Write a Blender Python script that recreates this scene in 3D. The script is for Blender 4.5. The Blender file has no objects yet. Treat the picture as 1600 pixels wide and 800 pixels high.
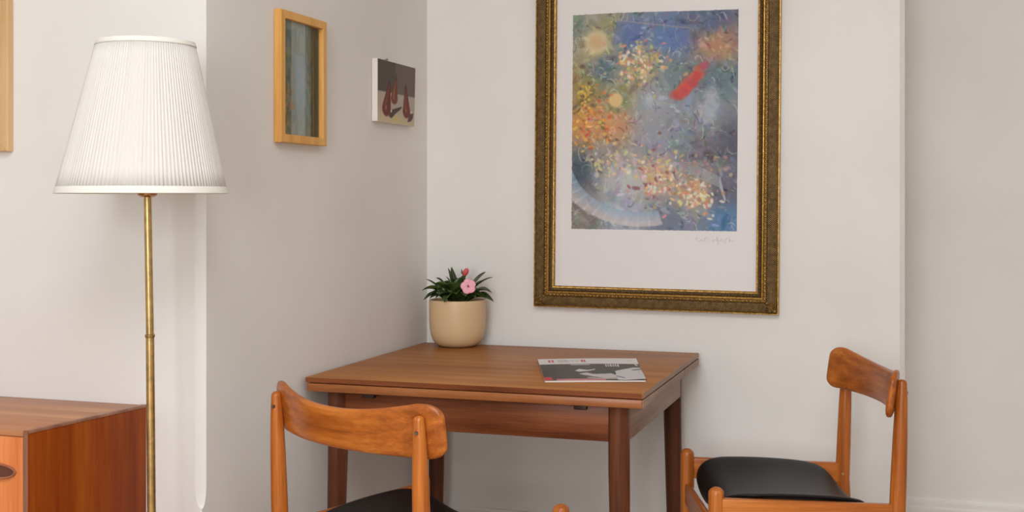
import bpy, bmesh, math, random
import numpy as np
from mathutils import Vector, Matrix

random.seed(7)
S = bpy.context.scene
COL = S.collection
R = math.radians
PI = math.pi


# ------------------------------------------------------------------ helpers
def lin(c):
    return tuple(((x / 255) / 12.92 if x / 255 <= .04045 else ((x / 255 + .055) / 1.055) ** 2.4) for x in c)


def rgba(c):
    return lin(c) + (1.0,)


def link(o, parent=None):
    COL.objects.link(o)
    if parent:
        o.parent = parent
    return o


def obj(name, bm, mat, parent=None, smooth=True, angle=40):
    me = bpy.data.meshes.new(name)
    bmesh.ops.recalc_face_normals(bm, faces=bm.faces[:])
    bm.to_mesh(me)
    bm.free()
    for m in (mat if isinstance(mat, (list, tuple)) else [mat]):
        me.materials.append(m)
    if smooth:
        me.polygons.foreach_set('use_smooth', [True] * len(me.polygons))
        try:
            me.set_sharp_from_angle(angle=R(angle))
        except Exception:
            pass
    return link(bpy.data.objects.new(name, me), parent)


def tag(o, label, cat, group=None):
    o['label'] = label
    o['category'] = cat
    if group:
        o['group'] = group
    return o


def thing(name, label, cat, loc=(0, 0, 0), rz=0, group=None):
    o = link(bpy.data.objects.new(name, None))
    o.empty_display_size = .1
    o.location = loc
    o.rotation_euler = (0, 0, rz)
    return tag(o, label, cat, group)


def struct(name, bm, mat, smooth=True):
    o = obj(name, bm, mat, None, smooth)
    o['kind'] = 'structure'
    return o


def add_box(bm, x0, x1, y0, y1, z0, z1, bev=0.0, seg=2):
    r = bmesh.ops.create_cube(bm, size=1)
    vs = r['verts']
    for v in vs:
        v.co = Vector((x0 + (v.co.x + .5) * (x1 - x0), y0 + (v.co.y + .5) * (y1 - y0), z0 + (v.co.z + .5) * (z1 - z0)))
    if bev > 0:
        es = list({e for v in vs for e in v.link_edges})
        bmesh.ops.bevel(bm, geom=es, offset=bev, segments=seg, profile=.5, affect='EDGES')
    return vs


def box(x0, x1, y0, y1, z0, z1, bev=0.0, seg=2):
    bm = bmesh.new()
    add_box(bm, x0, x1, y0, y1, z0, z1, bev, seg)
    return bm


def add_rings(bm, rings, close_u=True, cap0=True, cap1=True):
    """rings: list of lists of points; consecutive rings are skinned with quads"""
    V = [[bm.verts.new(p) for p in r] for r in rings]
    n = len(V[0])
    for a, b in zip(V[:-1], V[1:]):
        for i in range(n if close_u else n - 1):
            j = (i + 1) % n
            bm.faces.new((a[i], a[j], b[j], b[i]))
    if cap0:
        bm.faces.new(V[0][::-1])
    if cap1:
        bm.faces.new(V[-1])
    return V


def add_lathe(bm, prof, seg=48, c=(0, 0), cap0=True, cap1=True):
    rings = [[(c[0] + r * math.cos(2 * PI * i / seg), c[1] + r * math.sin(2 * PI * i / seg), z) for i in range(seg)] for r, z in prof]
    add_rings(bm, rings, True, cap0, cap1)


def add_tube(bm, pts, rad, seg=20, domes=(False, False)):
    """round bar through pts with radius per point"""
    P = [Vector(p) for p in pts]
    rad = list(rad)
    if domes[1]:
        d = (P[-1] - P[-2]).normalized()
        e, r = P[-1], rad[-1]
        P = P[:-1]
        rad = rad[:-1]
        for k in range(8):
            a = PI / 2 * k / 7.15
            P.append(e - d * r * .85 * (1 - math.sin(a)))
            rad.append(r * math.cos(a))
    if domes[0]:
        d = (P[0] - P[1]).normalized()
        e, r = P[0], rad[0]
        Q, q = [], []
        for k in range(8):
            a = PI / 2 * k / 7.15
            Q.append(e - d * r * (1 - math.sin(a)))
            q.append(r * math.cos(a))
        P = Q[::-1] + P[1:]
        rad = q[::-1] + rad[1:]
    rings = []
    for i, p in enumerate(P):
        t = (P[min(i + 1, len(P) - 1)] - P[max(i - 1, 0)]).normalized()
        u = t.cross(Vector((0, 1, 0)) if abs(t.y) < .9 else Vector((1, 0, 0))).normalized()
        w = t.cross(u).normalized()
        rings.append([p + (u * math.cos(2 * PI * k / seg) + w * math.sin(2 * PI * k / seg)) * rad[i] for k in range(seg)])
    add_rings(bm, rings)


def tube(pts, rad, seg=20, domes=(False, False)):
    bm = bmesh.new()
    add_tube(bm, pts, rad, seg, domes)
    return bm


def ball(bm, c, rx, ry=None, rz=None, u=12, v=8):
    r = bmesh.ops.create_uvsphere(bm, u_segments=u, v_segments=v, radius=1)
    for w in r['verts']:
        w.co = Vector((c[0] + w.co.x * rx, c[1] + w.co.y * (ry or rx), c[2] + w.co.z * (rz or rx)))


# ------------------------------------------------------------------ materials
class NT:
    def __init__(s, name):
        s.m = bpy.data.materials.new(name)
        s.m.use_nodes = True
        s.t = s.m.node_tree
        s.b = s.t.nodes['Principled BSDF']
        s.o = s.t.nodes['Material Output']

    def n(s, typ, **kw):
        nd = s.t.nodes.new(typ)
        for k, v in kw.items():
            if k in nd.inputs and not hasattr(nd, k):
                nd.inputs[k].default_value = v
            elif hasattr(nd, k):
                setattr(nd, k, v)
            else:
                nd.inputs[k].default_value = v
        return nd

    def l(s, a, b):
        s.t.links.new(a, b)

    def ramp(s, fac, stops):
        r = s.n('ShaderNodeValToRGB')
        e = r.color_ramp.elements
        e[0].position, e[0].color = stops[0][0], rgba(stops[0][1])
        e[1].position, e[1].color = stops[-1][0], rgba(stops[-1][1])
        for p, c in stops[1:-1]:
            x = e.new(p)
            x.color = rgba(c)
        s.l(fac, r.inputs['Fac'])
        return r.outputs['Color']

    def bump(s, h, strength=.2, dist=.002):
        b = s.n('ShaderNodeBump')
        b.inputs['Strength'].default_value = strength
        b.inputs['Distance'].default_value = dist
        s.l(h, b.inputs['Height'])
        s.l(b.outputs['Normal'], s.b.inputs['Normal'])


def plain(name, c, rough=.5, metal=0.0, spec=.5, coat=0.0):
    t = NT(name)
    t.b.inputs['Base Color'].default_value = rgba(c)
    t.b.inputs['Roughness'].default_value = rough
    t.b.inputs['Metallic'].default_value = metal
    t.b.inputs['Specular IOR Level'].default_value = spec
    t.b.inputs['Coat Weight'].default_value = coat
    t.b.inputs['Coat Roughness'].default_value = .15
    return t


def paint(name, c, rough=.75, bump=.12):
    t = plain(name, c, rough, spec=.3)
    co = t.n('ShaderNodeTexCoord').outputs['Object']
    n1 = t.n('ShaderNodeTexNoise', Scale=1.6, Detail=3.0)
    t.l(co, n1.inputs['Vector'])
    d = tuple(max(0, x - 5) for x in c)
    e = tuple(min(255, x + 3) for x in c)
    t.l(t.ramp(n1.outputs['Fac'], [(.35, d), (.65, e)]), t.b.inputs['Base Color'])
    n2 = t.n('ShaderNodeTexNoise', Scale=22.0, Detail=5.0)
    t.l(co, n2.inputs['Vector'])
    t.bump(n2.outputs['Fac'], bump, .003)
    return t.m


def wood(name, dark, mid, light, axis='X', scale=1.0, rough=.38, band=.5, spec=.2, coat=.0, fine=1.0):
    """satin timber with the grain running along the given axis of the part"""
    t = plain(name, mid, rough, spec=spec, coat=coat)
    tc = t.n('ShaderNodeTexCoord').outputs['Object']
    oi = t.n('ShaderNodeObjectInfo').outputs['Random']
    ad = t.n('ShaderNodeVectorMath', operation='MULTIPLY_ADD')
    ad.inputs[1].default_value = (1, 1, 1)
    t.l(tc, ad.inputs[0])
    cb = t.n('ShaderNodeCombineXYZ')
    ml = t.n('ShaderNodeMath', operation='MULTIPLY')
    ml.inputs[1].default_value = 7.3
    t.l(oi, ml.inputs[0])
    for k in range(3):
        t.l(ml.outputs[0], cb.inputs[k])
    t.l(cb.outputs[0], ad.inputs[2])

    def mapped(along, across):
        m = t.n('ShaderNodeMapping')
        sc = [across * scale] * 3
        sc['XYZ'.index(axis)] = along * scale
        m.inputs['Scale'].default_value = sc
        t.l(ad.outputs[0], m.inputs['Vector'])
        return m.outputs['Vector']
    n1 = t.n('ShaderNodeTexNoise', Scale=1.0, Detail=2.5, Roughness=.45, Distortion=.12)
    t.l(mapped(1.6, 26 * fine), n1.inputs['Vector'])
    n2 = t.n('ShaderNodeTexNoise', Scale=1.0, Detail=3.0, Roughness=.7)
    t.l(mapped(9, 240), n2.inputs['Vector'])
    n3 = t.n('ShaderNodeTexNoise', Scale=1.0, Detail=2.0)
    t.l(mapped(2.5, 6), n3.inputs['Vector'])
    a = t.n('ShaderNodeMath', operation='MULTIPLY')
    a.inputs[1].default_value = band
    t.l(n1.outputs['Fac'], a.inputs[0])
    b = t.n('ShaderNodeMath', operation='MULTIPLY_ADD')
    b.inputs[1].default_value = .28
    t.l(n2.outputs['Fac'], b.inputs[0])
    t.l(a.outputs[0], b.inputs[2])
    c = t.n('ShaderNodeMath', operation='MULTIPLY_ADD')
    c.inputs[1].default_value = .72 - band
    t.l(n3.outputs['Fac'], c.inputs[0])
    t.l(b.outputs[0], c.inputs[2])
    t.l(t.ramp(c.outputs[0], [(.36, dark), (.5, mid), (.64, light)]), t.b.inputs['Base Color'])
    t.bump(n2.outputs['Fac'], .06, .001)
    return t.m


M = {}
M['wall'] = paint('wall_paint', (230, 226, 222))
M['trim'] = paint('trim_paint', (232, 228, 224), .45, .03)
M['ceil'] = paint('ceiling_paint', (240, 238, 235))
M['floor'] = wood('floorboards', (150, 132, 112), (178, 160, 138), (196, 180, 160), 'Y', .5)
for ax in 'XYZ':
    M['chair' + ax] = wood('chair_teak_' + ax, (132, 66, 16), (174, 94, 32), (206, 124, 50), ax, 1.0, .3, .4, .4, fine=2.2)
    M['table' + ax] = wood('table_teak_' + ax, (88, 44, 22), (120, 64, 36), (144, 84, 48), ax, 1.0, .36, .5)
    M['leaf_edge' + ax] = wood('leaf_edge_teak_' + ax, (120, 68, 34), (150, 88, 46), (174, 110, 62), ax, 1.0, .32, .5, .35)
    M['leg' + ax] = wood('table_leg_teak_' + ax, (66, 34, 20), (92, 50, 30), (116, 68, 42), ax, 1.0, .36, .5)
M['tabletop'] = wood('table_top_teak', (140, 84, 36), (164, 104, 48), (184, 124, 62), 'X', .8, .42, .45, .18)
M['tabledark'] = plain('dark_wood', (58, 30, 18), .5).m
M['tableend'] = wood('sheen_table_edge', (120, 88, 66), (150, 116, 92), (172, 140, 118), 'Y', 1.0, .4)  # grazing reflection of the wall, painted as paler wood
M['sideX'] = wood('sideboard_teak_top', (150, 94, 60), (178, 118, 78), (196, 138, 94), 'X', .8, .36, spec=.35)  # pinkish sheen of the top is painted into its colour
M['sideZ'] = wood('sideboard_teak_side', (118, 48, 8), (138, 62, 12), (158, 80, 22), 'Z', .9, .42, spec=.12)  # shaded copy of the sideboard teak, darkness painted in
M['sideF'] = wood('sideboard_teak_front', (184, 98, 48), (210, 122, 66), (224, 142, 84), 'Z', .9, .4)  # lit copy of the same teak, brightness painted in
M['sideE'] = wood('sideboard_edge', (120, 76, 56), (146, 100, 78), (168, 124, 100), 'Z', 1.0, .35)
M['handlewood'] = plain('handle_wood', (156, 96, 70), .35).m
M['recess'] = plain('handle_recess', (98, 58, 40), .4).m
M['black'] = plain('black_vinyl', (10, 10, 10), .42, spec=.28).m
M['steel'] = plain('steel_screw', (150, 140, 125), .3, 1.0).m
M['birch'] = wood('birch_frame', (206, 148, 76), (222, 166, 92), (232, 182, 112), 'Z', 1.0, .45)
M['oak'] = wood('pale_oak_frame', (188, 146, 98), (206, 166, 118), (218, 182, 136), 'Z', 1.0, .5)
M['canvas'] = paint('canvas_edge', (226, 218, 208), .9)
M['paper'] = plain('paper', (232, 227, 226), .8, spec=.2).m
M['pages'] = plain('page_edges', (222, 216, 208), .8, spec=.2).m
M['backing'] = plain('backing_board', (120, 92, 60), .8).m
M['ink'] = plain('pencil_grey', (176, 170, 170), .8).m
M['perlite'] = plain('soil_flecks', (225, 220, 212), .9).m


def glass(name):
    t = NT(name)
    tr = t.n('ShaderNodeBsdfTransparent')
    gl = t.n('ShaderNodeBsdfGlossy')
    gl.inputs['Roughness'].default_value = .02
    fr = t.n('ShaderNodeFresnel')
    fr.inputs['IOR'].default_value = 1.5
    mx = t.n('ShaderNodeMixShader')
    ge = t.n('ShaderNodeNewGeometry')
    iv = t.n('ShaderNodeMath', operation='SUBTRACT')
    iv.inputs[0].default_value = 1.0
    t.l(ge.outputs['Backfacing'], iv.inputs[1])
    mu = t.n('ShaderNodeMath', operation='MULTIPLY')
    t.l(fr.outputs[0], mu.inputs[0])
    t.l(iv.outputs[0], mu.inputs[1])
    t.l(mu.outputs[0], mx.inputs[0])
    t.l(tr.outputs[0], mx.inputs[1])
    t.l(gl.outputs[0], mx.inputs[2])
    t.l(mx.outputs[0], t.o.inputs['Surface'])
    return t.m


M['glass'] = glass('picture_glass')


def brass(name, c, rough):
    t = plain(name, c, rough, 1.0)
    n = t.n('ShaderNodeTexNoise', Scale=60.0, Detail=3.0)
    t.l(t.n('ShaderNodeTexCoord').outputs['Object'], n.inputs['Vector'])
    d = tuple(int(x * .86) for x in c)
    t.l(t.ramp(n.outputs['Fac'], [(.35, d), (.65, c)]), t.b.inputs['Base Color'])
    return t.m


M['brass'] = brass('aged_brass', (212, 178, 118), .33)
M['copper'] = brass('copper_cap', (196, 140, 92), .25)


def shade_mat():
    t = plain('pleated_fabric', (240, 236, 232), .9, spec=.1)
    tr = t.n('ShaderNodeBsdfTranslucent')
    tr.inputs['Color'].default_value = rgba((236, 231, 224))
    mx = t.n('ShaderNodeMixShader')
    mx.inputs[0].default_value = .28
    t.l(t.b.outputs[0], mx.inputs[1])
    t.l(tr.outputs[0], mx.inputs[2])
    t.l(mx.outputs[0], t.o.inputs['Surface'])
    return t.m


M['shade'] = shade_mat()
M['shadetrim'] = plain('shade_trim', (230, 226, 216), .85, spec=.1).m
M['bulb'] = plain('frosted_bulb', (240, 238, 232), .3).m


def gilt(name, a, b, c, metal, rough, scale=260):
    t = plain(name, b, rough, metal)
    n = t.n('ShaderNodeTexNoise', Scale=float(scale), Detail=4.0, Roughness=.7)
    t.l(t.n('ShaderNodeTexCoord').outputs['Object'], n.inputs['Vector'])
    t.l(t.ramp(n.outputs['Fac'], [(.34, a), (.52, b), (.7, c)]), t.b.inputs['Base Color'])
    t.bump(n.outputs['Fac'], .3, .0015)
    return t.m


M['gilt'] = gilt('old_gilt', (74, 50, 18), (116, 84, 34), (160, 122, 58), .55, .42)
M['giltbright'] = gilt('bright_gilt', (128, 92, 36), (182, 138, 66), (220, 178, 100), .75, .34, 120)
M['giltdark'] = gilt('dark_gilt', (44, 28, 10), (76, 52, 20), (120, 88, 38), .4, .5)


def lattice():
    """woven lozenge pattern of the wide band of the frame, along its UV"""
    t = plain('lattice_band', (100, 74, 36), .45, .5)
    uv = t.n('ShaderNodeTexCoord').outputs['UV']
    sp = t.n('ShaderNodeSeparateXYZ')
    t.l(uv, sp.inputs[0])
    outs = []
    for op in ('ADD', 'SUBTRACT'):
        m = t.n('ShaderNodeMath', operation=op)
        t.l(sp.outputs[0], m.inputs[0])
        t.l(sp.outputs[1], m.inputs[1])
        k = t.n('ShaderNodeMath', operation='MULTIPLY')
        k.inputs[1].default_value = 2 * PI / .0125
        t.l(m.outputs[0], k.inputs[0])
        s = t.n('ShaderNodeMath', operation='SINE')
        t.l(k.outputs[0], s.inputs[0])
        q = t.n('ShaderNodeMath', operation='MULTIPLY')
        t.l(s.outputs[0], q.inputs[0])
        t.l(s.outputs[0], q.inputs[1])
        outs.append(q.outputs[0])
    mn = t.n('ShaderNodeMath', operation='MULTIPLY')
    t.l(outs[0], mn.inputs[0])
    t.l(outs[1], mn.inputs[1])
    nz = t.n('ShaderNodeTexNoise', Scale=90.0, Detail=3.0)
    t.l(t.n('ShaderNodeTexCoord').outputs['Object'], nz.inputs['Vector'])
    ad = t.n('ShaderNodeMath', operation='MULTIPLY_ADD')
    ad.inputs[1].default_value = .55
    t.l(nz.outputs['Fac'], ad.inputs[0])
    ml = t.n('ShaderNodeMath', operation='MULTIPLY')
    ml.inputs[1].default_value = .75
    t.l(mn.outputs[0], ml.inputs[0])
    t.l(ml.outputs[0], ad.inputs[2])
    t.l(t.ramp(ad.outputs[0], [(.2, (48, 30, 12)), (.5, (100, 74, 36)), (.9, (190, 156, 96))]), t.b.inputs['Base Color'])
    t.bump(mn.outputs[0], .6, .002)
    return t.m


M['lattice'] = lattice()


def vcol(name, rough=.7, spec=.25, coat=0.0):
    t = plain(name, (128, 128, 128), rough, spec=spec, coat=coat)
    a = t.n('ShaderNodeVertexColor', layer_name='Col')
    t.l(a.outputs['Color'], t.b.inputs['Base Color'])
    return t.m


M['print'] = vcol('printed_art', .8, .2)
M['oilpaint'] = vcol('painted_canvas', .55, .35)
M['cover'] = vcol('glossy_cover', .35, .3)


def leaf_mat():
    t = plain('leaf_green', (46, 66, 30), .38, spec=.5)
    n = t.n('ShaderNodeTexNoise', Scale=40.0, Detail=2.0)
    t.l(t.n('ShaderNodeTexCoord').outputs['Object'], n.inputs['Vector'])
    t.l(t.ramp(n.outputs['Fac'], [(.3, (34, 48, 18)), (.55, (62, 80, 30)), (.75, (92, 106, 46))]), t.b.inputs['Base Color'])
    return t.m


M['leaf'] = leaf_mat()
M['stem'] = plain('stem_red_green', (96, 62, 44), .5).m
M['pink'] = plain('pink_petal', (238, 172, 184), .6, spec=.2).m
M['deeppink'] = plain('flower_eye', (196, 70, 100), .6).m
M['bud'] = plain('coral_bud', (206, 84, 84), .55).m
M['soil'] = paint('potting_soil', (44, 32, 24), .95, .8)
M['pot'] = plain('cream_glaze', (212, 182, 140), .42, spec=.45).m


# ------------------------------------------------------------------ painted surfaces (generated in the script)
class Canvas:
    def __init__(s, w, h, base):
        s.w, s.h = w, h
        s.v, s.u = np.mgrid[0:1:h * 1j, 0:1:w * 1j]
        s.asp = h / w
        s.a = np.zeros((h, w, 3)) + np.array(base, float)

    def mix(s, mask, c, W=None):
        W = W or (slice(None), slice(None))
        mask = np.clip(mask, 0, 1)[..., None]
        s.a[W] = s.a[W] * (1 - mask) + np.array(c, float) * mask

    def win(s, u0, u1, v0, v1):
        i0, i1 = max(0, int(u0 * (s.w - 1)) - 1), min(s.w, int(u1 * (s.w - 1)) + 3)
        j0, j1 = max(0, int(v0 * (s.h - 1)) - 1), min(s.h, int(v1 * (s.h - 1)) + 3)
        return slice(j0, max(j0, j1)), slice(i0, max(i0, i1))

    def ell(s, cu, cv, ru, rv, c, ang=0, soft=.15, al=1.0):
        """ellipse; radii and centre in units of the width (v scaled by the aspect)"""
        m = max(ru, rv)
        W = s.win(cu - m, cu + m, cv - m / s.asp, cv + m / s.asp)
        x, y = s.u[W] - cu, (s.v[W] - cv) * s.asp
        ca, sa = math.cos(ang), math.sin(ang)
        X, Y = x * ca + y * sa, -x * sa + y * ca
        d = np.sqrt((X / ru) ** 2 + (Y / rv) ** 2)
        s.mix(np.clip((1 - d) / soft, 0, 1) * al, c, W)

    def rect(s, u0, v0, u1, v1, c, al=1.0):
        s.mix(((s.u >= u0) & (s.u <= u1) & (s.v >= v0) & (s.v <= v1)) * al, c)

    def line(s, pts, wd, c, al=1.0, soft=.5):
        for (a, b), (p, q) in zip(pts[:-1], pts[1:]):
            W = s.win(min(a, p) - wd, max(a, p) + wd, min(b, q) - wd / s.asp, max(b, q) + wd / s.asp)
            dx, dy = p - a, (q - b) * s.asp
            L = dx * dx + dy * dy + 1e-9
            x, y = s.u[W] - a, (s.v[W] - b) * s.asp
            t = np.clip((x * dx + y * dy) / L, 0, 1)
            d = np.hypot(x - t * dx, y - t * dy)
            s.mix(np.clip((1 - d / wd) / soft, 0, 1) * al, c, W)

    def poly(s, pts, c, al=1.0):
        ins = np.zeros(s.u.shape, bool)
        n = len(pts)
        for i in range(n):
            (a, b), (p, q) = pts[i], pts[(i + 1) % n]
            if b == q:
                continue
            cond = ((b > s.v) != (q > s.v)) & (s.u < (p - a) * (s.v - b) / (q - b) + a)
            ins ^= cond
        s.mix(ins * al, c)

    def mesh(s, name, P, mat, parent=None):
        """P(u, v) -> point; u to the right, v downwards"""
        h, w = s.h, s.w
        verts = [P(s.u[j, i], s.v[j, i]) for j in range(h) for i in range(w)]
        faces = [(j * w + i, (j + 1) * w + i, (j + 1) * w + i + 1, j * w + i + 1) for j in range(h - 1) for i in range(w - 1)]
        me = bpy.data.meshes.new(name)
        me.from_pydata(verts, [], faces)
        at = me.color_attributes.new('Col', 'FLOAT_COLOR', 'POINT')
        x = np.clip(s.a, 0, 255) / 255
        x = np.where(x <= .04045, x / 12.92, ((x + .055) / 1.055) ** 2.4)
        at.data.foreach_set('color', np.concatenate([x, np.ones((h, w, 1))], 2).astype(np.float32).ravel())
        me.materials.append(mat)
        me.polygons.foreach_set('use_smooth', [True] * len(me.polygons))
        return link(bpy.data.objects.new(name, me), parent)


def paint_abstract():
    rg = np.random.default_rng(11)
    c = Canvas(250, 326, (120, 125, 135))
    anchors = [((.03, .06), (120, 132, 120)), ((.14, .13), (206, 184, 132)), ((.22, .05), (150, 146, 112)), ((.36, .1), (92, 116, 164)),
               ((.6, .12), (86, 114, 166)), ((.85, .04), (78, 92, 126)), ((.88, .16), (176, 124, 88)), ((.08, .34), (150, 126, 62)),
               ((.2, .26), (84, 108, 122)), ((.42, .26), (186, 160, 112)), ((.1, .5), (214, 138, 62)), ((.24, .52), (204, 142, 94)),
               ((.28, .37), (140, 140, 104)), ((.5, .4), (152, 158, 172)), ((.62, .3), (106, 124, 130)), ((.9, .3), (88, 112, 122)),
               ((.84, .48), (150, 156, 168)), ((.96, .6), (76, 74, 90)), ((.5, .6), (146, 146, 164)), ((.66, .6), (124, 140, 150)),
               ((.2, .66), (150, 140, 132)), ((.05, .72), (62, 80, 92)), ((.3, .76), (188, 186, 186)), ((.52, .74), (198, 168, 140)),
               ((.76, .82), (192, 166, 140)), ((.92, .82), (84, 84, 104)), ((.32, .9), (168, 180, 194)), ((.05, .93), (122, 112, 108)),
               ((.6, .96), (104, 116, 138)), ((.93, .95), (76, 120, 168)), ((.78, .64), (96, 90, 104))]
    num = np.zeros_like(c.a)
    den = np.zeros(c.u.shape)
    for (u, v), k in anchors:
        w = 1 / (((c.u - u) ** 2 + ((c.v - v) * c.asp) ** 2) + .0012) ** 1.6
        num += w[..., None] * np.array(k, float)
        den += w
    c.a = num / den[..., None]
    base = c.a.copy()
    # loose brushwork in the local colour
    for n_, lo, hi, sd in ((420, .03, .075, 20), (1100, .012, .035, 26), (1100, .005, .016, 36)):
        for _ in range(n_):
            u, v = rg.random(2)
            k = base[int(v * (c.h - 1)), int(u * (c.w - 1))] + rg.normal(0, sd) + rg.normal(0, sd * .5, 3)
            r_ = rg.uniform(lo, hi)
            c.ell(u, v, r_, r_ * rg.uniform(.22, .5), k, rg.uniform(-PI, PI), .5, .65)
    for _ in range(170):
        u, v = rg.random(2)
        a0, cu, r_ = rg.uniform(-PI, PI), rg.normal(0, 1.2), rg.uniform(.02, .07)
        k = [(222, 216, 204), (196, 204, 214), (58, 62, 74), (120, 136, 160), (206, 186, 150)][rg.integers(5)]
        pts = [(u + r_ * (t * math.cos(a0 + cu * t)), v + r_ * (t * math.sin(a0 + cu * t))) for t in np.linspace(0, 1, 5)]
        c.line(pts, .0045, k, .38)
    c.ell(.47, .5, .13, .2, (158, 156, 168), .1, .7, .45)
    c.ell(.4, .78, .12, .1, (196, 196, 200), .2, .8, .6)
    c.ell(.93, .55, .07, .25, (78, 80, 96), 0, .8, .5)
    c.ell(.75, .66, .1, .16, (100, 94, 106), .2, .8, .45)
    c.ell(.06, .74, .06, .08, (58, 74, 86), 0, .7, .6)
    # blue panels, a pale disc, a warm round patch, a red patch: plain colour shapes
    c.poly([(.27, .03), (.43, .05), (.39, .16), (.25, .14)], (82, 106, 160), .55)
    c.poly([(.5, .07), (.72, .09), (.68, .17), (.5, .16)], (84, 112, 172), .5)
    c.line([(.26, .03), (.72, .08)], .006, (150, 142, 150), .7)
    c.ell(.15, .13, .085, .085, (216, 196, 150), 0, .3, .8)
    c.ell(.15, .13, .055, .05, (208, 160, 110), .4, .5, .7)
    c.ell(.27, .4, .05, .05, (236, 196, 124), 0, .3, .9)
    for k in range(26):
        t = rg.uniform(-1, 1)
        c.ell(.71 + .075 * t + rg.normal(0, .014), .335 - .055 * t + rg.normal(0, .014), rg.uniform(.03, .055), rg.uniform(.022, .045),
              np.array((198, 70, 64)) + rg.normal(0, 14, 3), -.7 + rg.normal(0, .25), .5, .7)
    c.ell(.84, .42, .06, .13, (176, 184, 196), .15, .6, .7)
    # broad pale sweeps low down
    for k in range(9):
        r = .44 + .012 * k
        pts = [(.42 + r * math.cos(a), .66 + (r * math.sin(a)) / c.asp * .78) for a in np.linspace(PI * .42, PI * .98, 14)]
        c.line(pts, .01, (150 + 9 * k, 176 + 4 * k, 204), .55)
    for k in range(6):
        c.line([(.55 + .01 * k, .7), (.72, .69 + .01 * k), (.9, .76 + .008 * k), (.93, .86)], .006, (176, 178, 184), .5)
    # flower-coloured dabs

    def dabs(cu, cv, su, sv, n, pal):
        for _ in range(n):
            u, v = cu + rg.normal(0, su), cv + rg.normal(0, sv)
            k = np.array(pal[rg.integers(len(pal))]) + rg.normal(0, 12, 3)
            c.ell(u, v, rg.uniform(.008, .024), rg.uniform(.006, .015), k, rg.uniform(-PI, PI), .45, .85)
    dabs(.42, .23, .09, .05, 150, [(226, 196, 120), (232, 222, 196), (206, 140, 110), (90, 110, 120), (196, 172, 110)])
    dabs(.12, .5, .08, .06, 120, [(226, 140, 50), (236, 176, 80), (204, 92, 50), (214, 160, 110), (120, 90, 60)])
    dabs(.52, .75, .07, .055, 150, [(226, 190, 130), (214, 140, 130), (236, 224, 206), (140, 84, 86), (206, 168, 110)])
    dabs(.76, .84, .065, .04, 110, [(230, 204, 160), (206, 132, 110), (238, 226, 204), (176, 140, 96), (220, 170, 110)])
    dabs(.07, .38, .03, .04, 30, [(226, 196, 70), (206, 160, 60), (90, 80, 60)])
    dabs(.8, .7, .09, .04, 50, [(150, 120, 130), (120, 126, 140), (176, 150, 120)])
    dabs(.27, .68, .07, .05, 50, [(214, 196, 160), (190, 184, 200), (226, 200, 130)])
    c.a = c.a * .84 + 32  # haze of the glass reflection painted in by lifting all print colours
    return c


def paint_pears():
    c = Canvas(120, 84, (96, 84, 77))
    c.a[:] = 0
    c.mix(np.ones(c.u.shape), (104, 91, 83))
    c.mix(np.clip((.47 - c.u) / .02, 0, 1), (80, 70, 64))
    c.mix(np.clip((c.v - .5) / .02, 0, 1), (176, 164, 150))
    c.mix(np.clip((c.v - .74) / .3, 0, 1) * .8, (212, 194, 150))
    c.ell(.45, .92, .2, .05, (206, 184, 112), .2, .8, .8)
    c.ell(.05, .68, .12, .12, (196, 160, 120), .5, .9, .5)
    # painted cast patches on the table of the still life
    c.poly([(.28, .9), (.38, .78), (.64, .70), (.62, .75), (.47, .84), (.36, .93)], (74, 56, 50))
    c.poly([(.8, .95), (.86, .8), (.97, .79), (.95, .88), (.9, .93)], (78, 60, 50))

    def pear(u, vb, r, vt, ut, body, hi):
        n = 40
        for k in range(n):
            t = k / (n - 1)
            v = vt + (vb - vt) * t
            w = r * (.3 + .7 * (t ** 1.15))
            uu = ut + (u - ut) * t
            c.ell(uu, v, w, w * .75, np.array(body) * (.8 + .2 * t), 0, .25, 1)
        for k in range(16):
            t = k / 15
            v = vt + (vb - vt) * (.05 + .85 * t)
            uu = ut + (u - ut) * t - r * .28 * t
            c.ell(uu, v, r * (.12 + .22 * t), .045, hi, 0, .9, .22)
        c.ell(u - r * .1, vb - .02, r * .14, r * .3, (206, 160, 140), .1, .8, .8)
        c.line([(ut, vt), (ut + .004, vt - .08)], .012, (66, 48, 40))
    pear(.43, .6, .095, .26, .475, (112, 58, 34), (196, 124, 56))
    pear(.225, .79, .122, .36, .3, (106, 40, 28), (176, 92, 50))
    pear(.77, .78, .112, .38, .74, (112, 44, 32), (168, 84, 54))
    c.ell(.355, .81, .02, .02, (236, 226, 214), 0, .6)
    c.ell(.91, .775, .02, .02, (226, 214, 196), 0, .6)
    return c


def paint_dark():
    rg = np.random.default_rng(5)
    c = Canvas(90, 120, (96, 104, 90))
    for _ in range(500):
        u, v = rg.random(2)
        k = [(92, 108, 102), (120, 126, 92), (78, 84, 70), (140, 122, 92), (104, 130, 130)][rg.integers(5)]
        c.ell(u, v, rg.uniform(.02, .06), rg.uniform(.04, .14), np.array(k) + rg.normal(0, 8, 3), rg.uniform(-.3, .3), .6, .6)
    c.rect(.28, 0, .62, 1, (176, 186, 186), .6)  # reflection of the large print in the glass, painted in: pale margin
    c.rect(.78, 0, 1, 1, (70, 64, 44), .7)  # dark reflected frame, painted into the picture
    c.rect(.36, .3, .66, .72, (150, 176, 204), .35)  # blue of the reflected print, painted into the picture
    for _ in range(24):
        c.ell(rg.normal(.15, .08), rg.normal(.7, .12), .05, .03, (176, 128, 84), rg.uniform(-1, 1), .6, .5)
    return c


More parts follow.
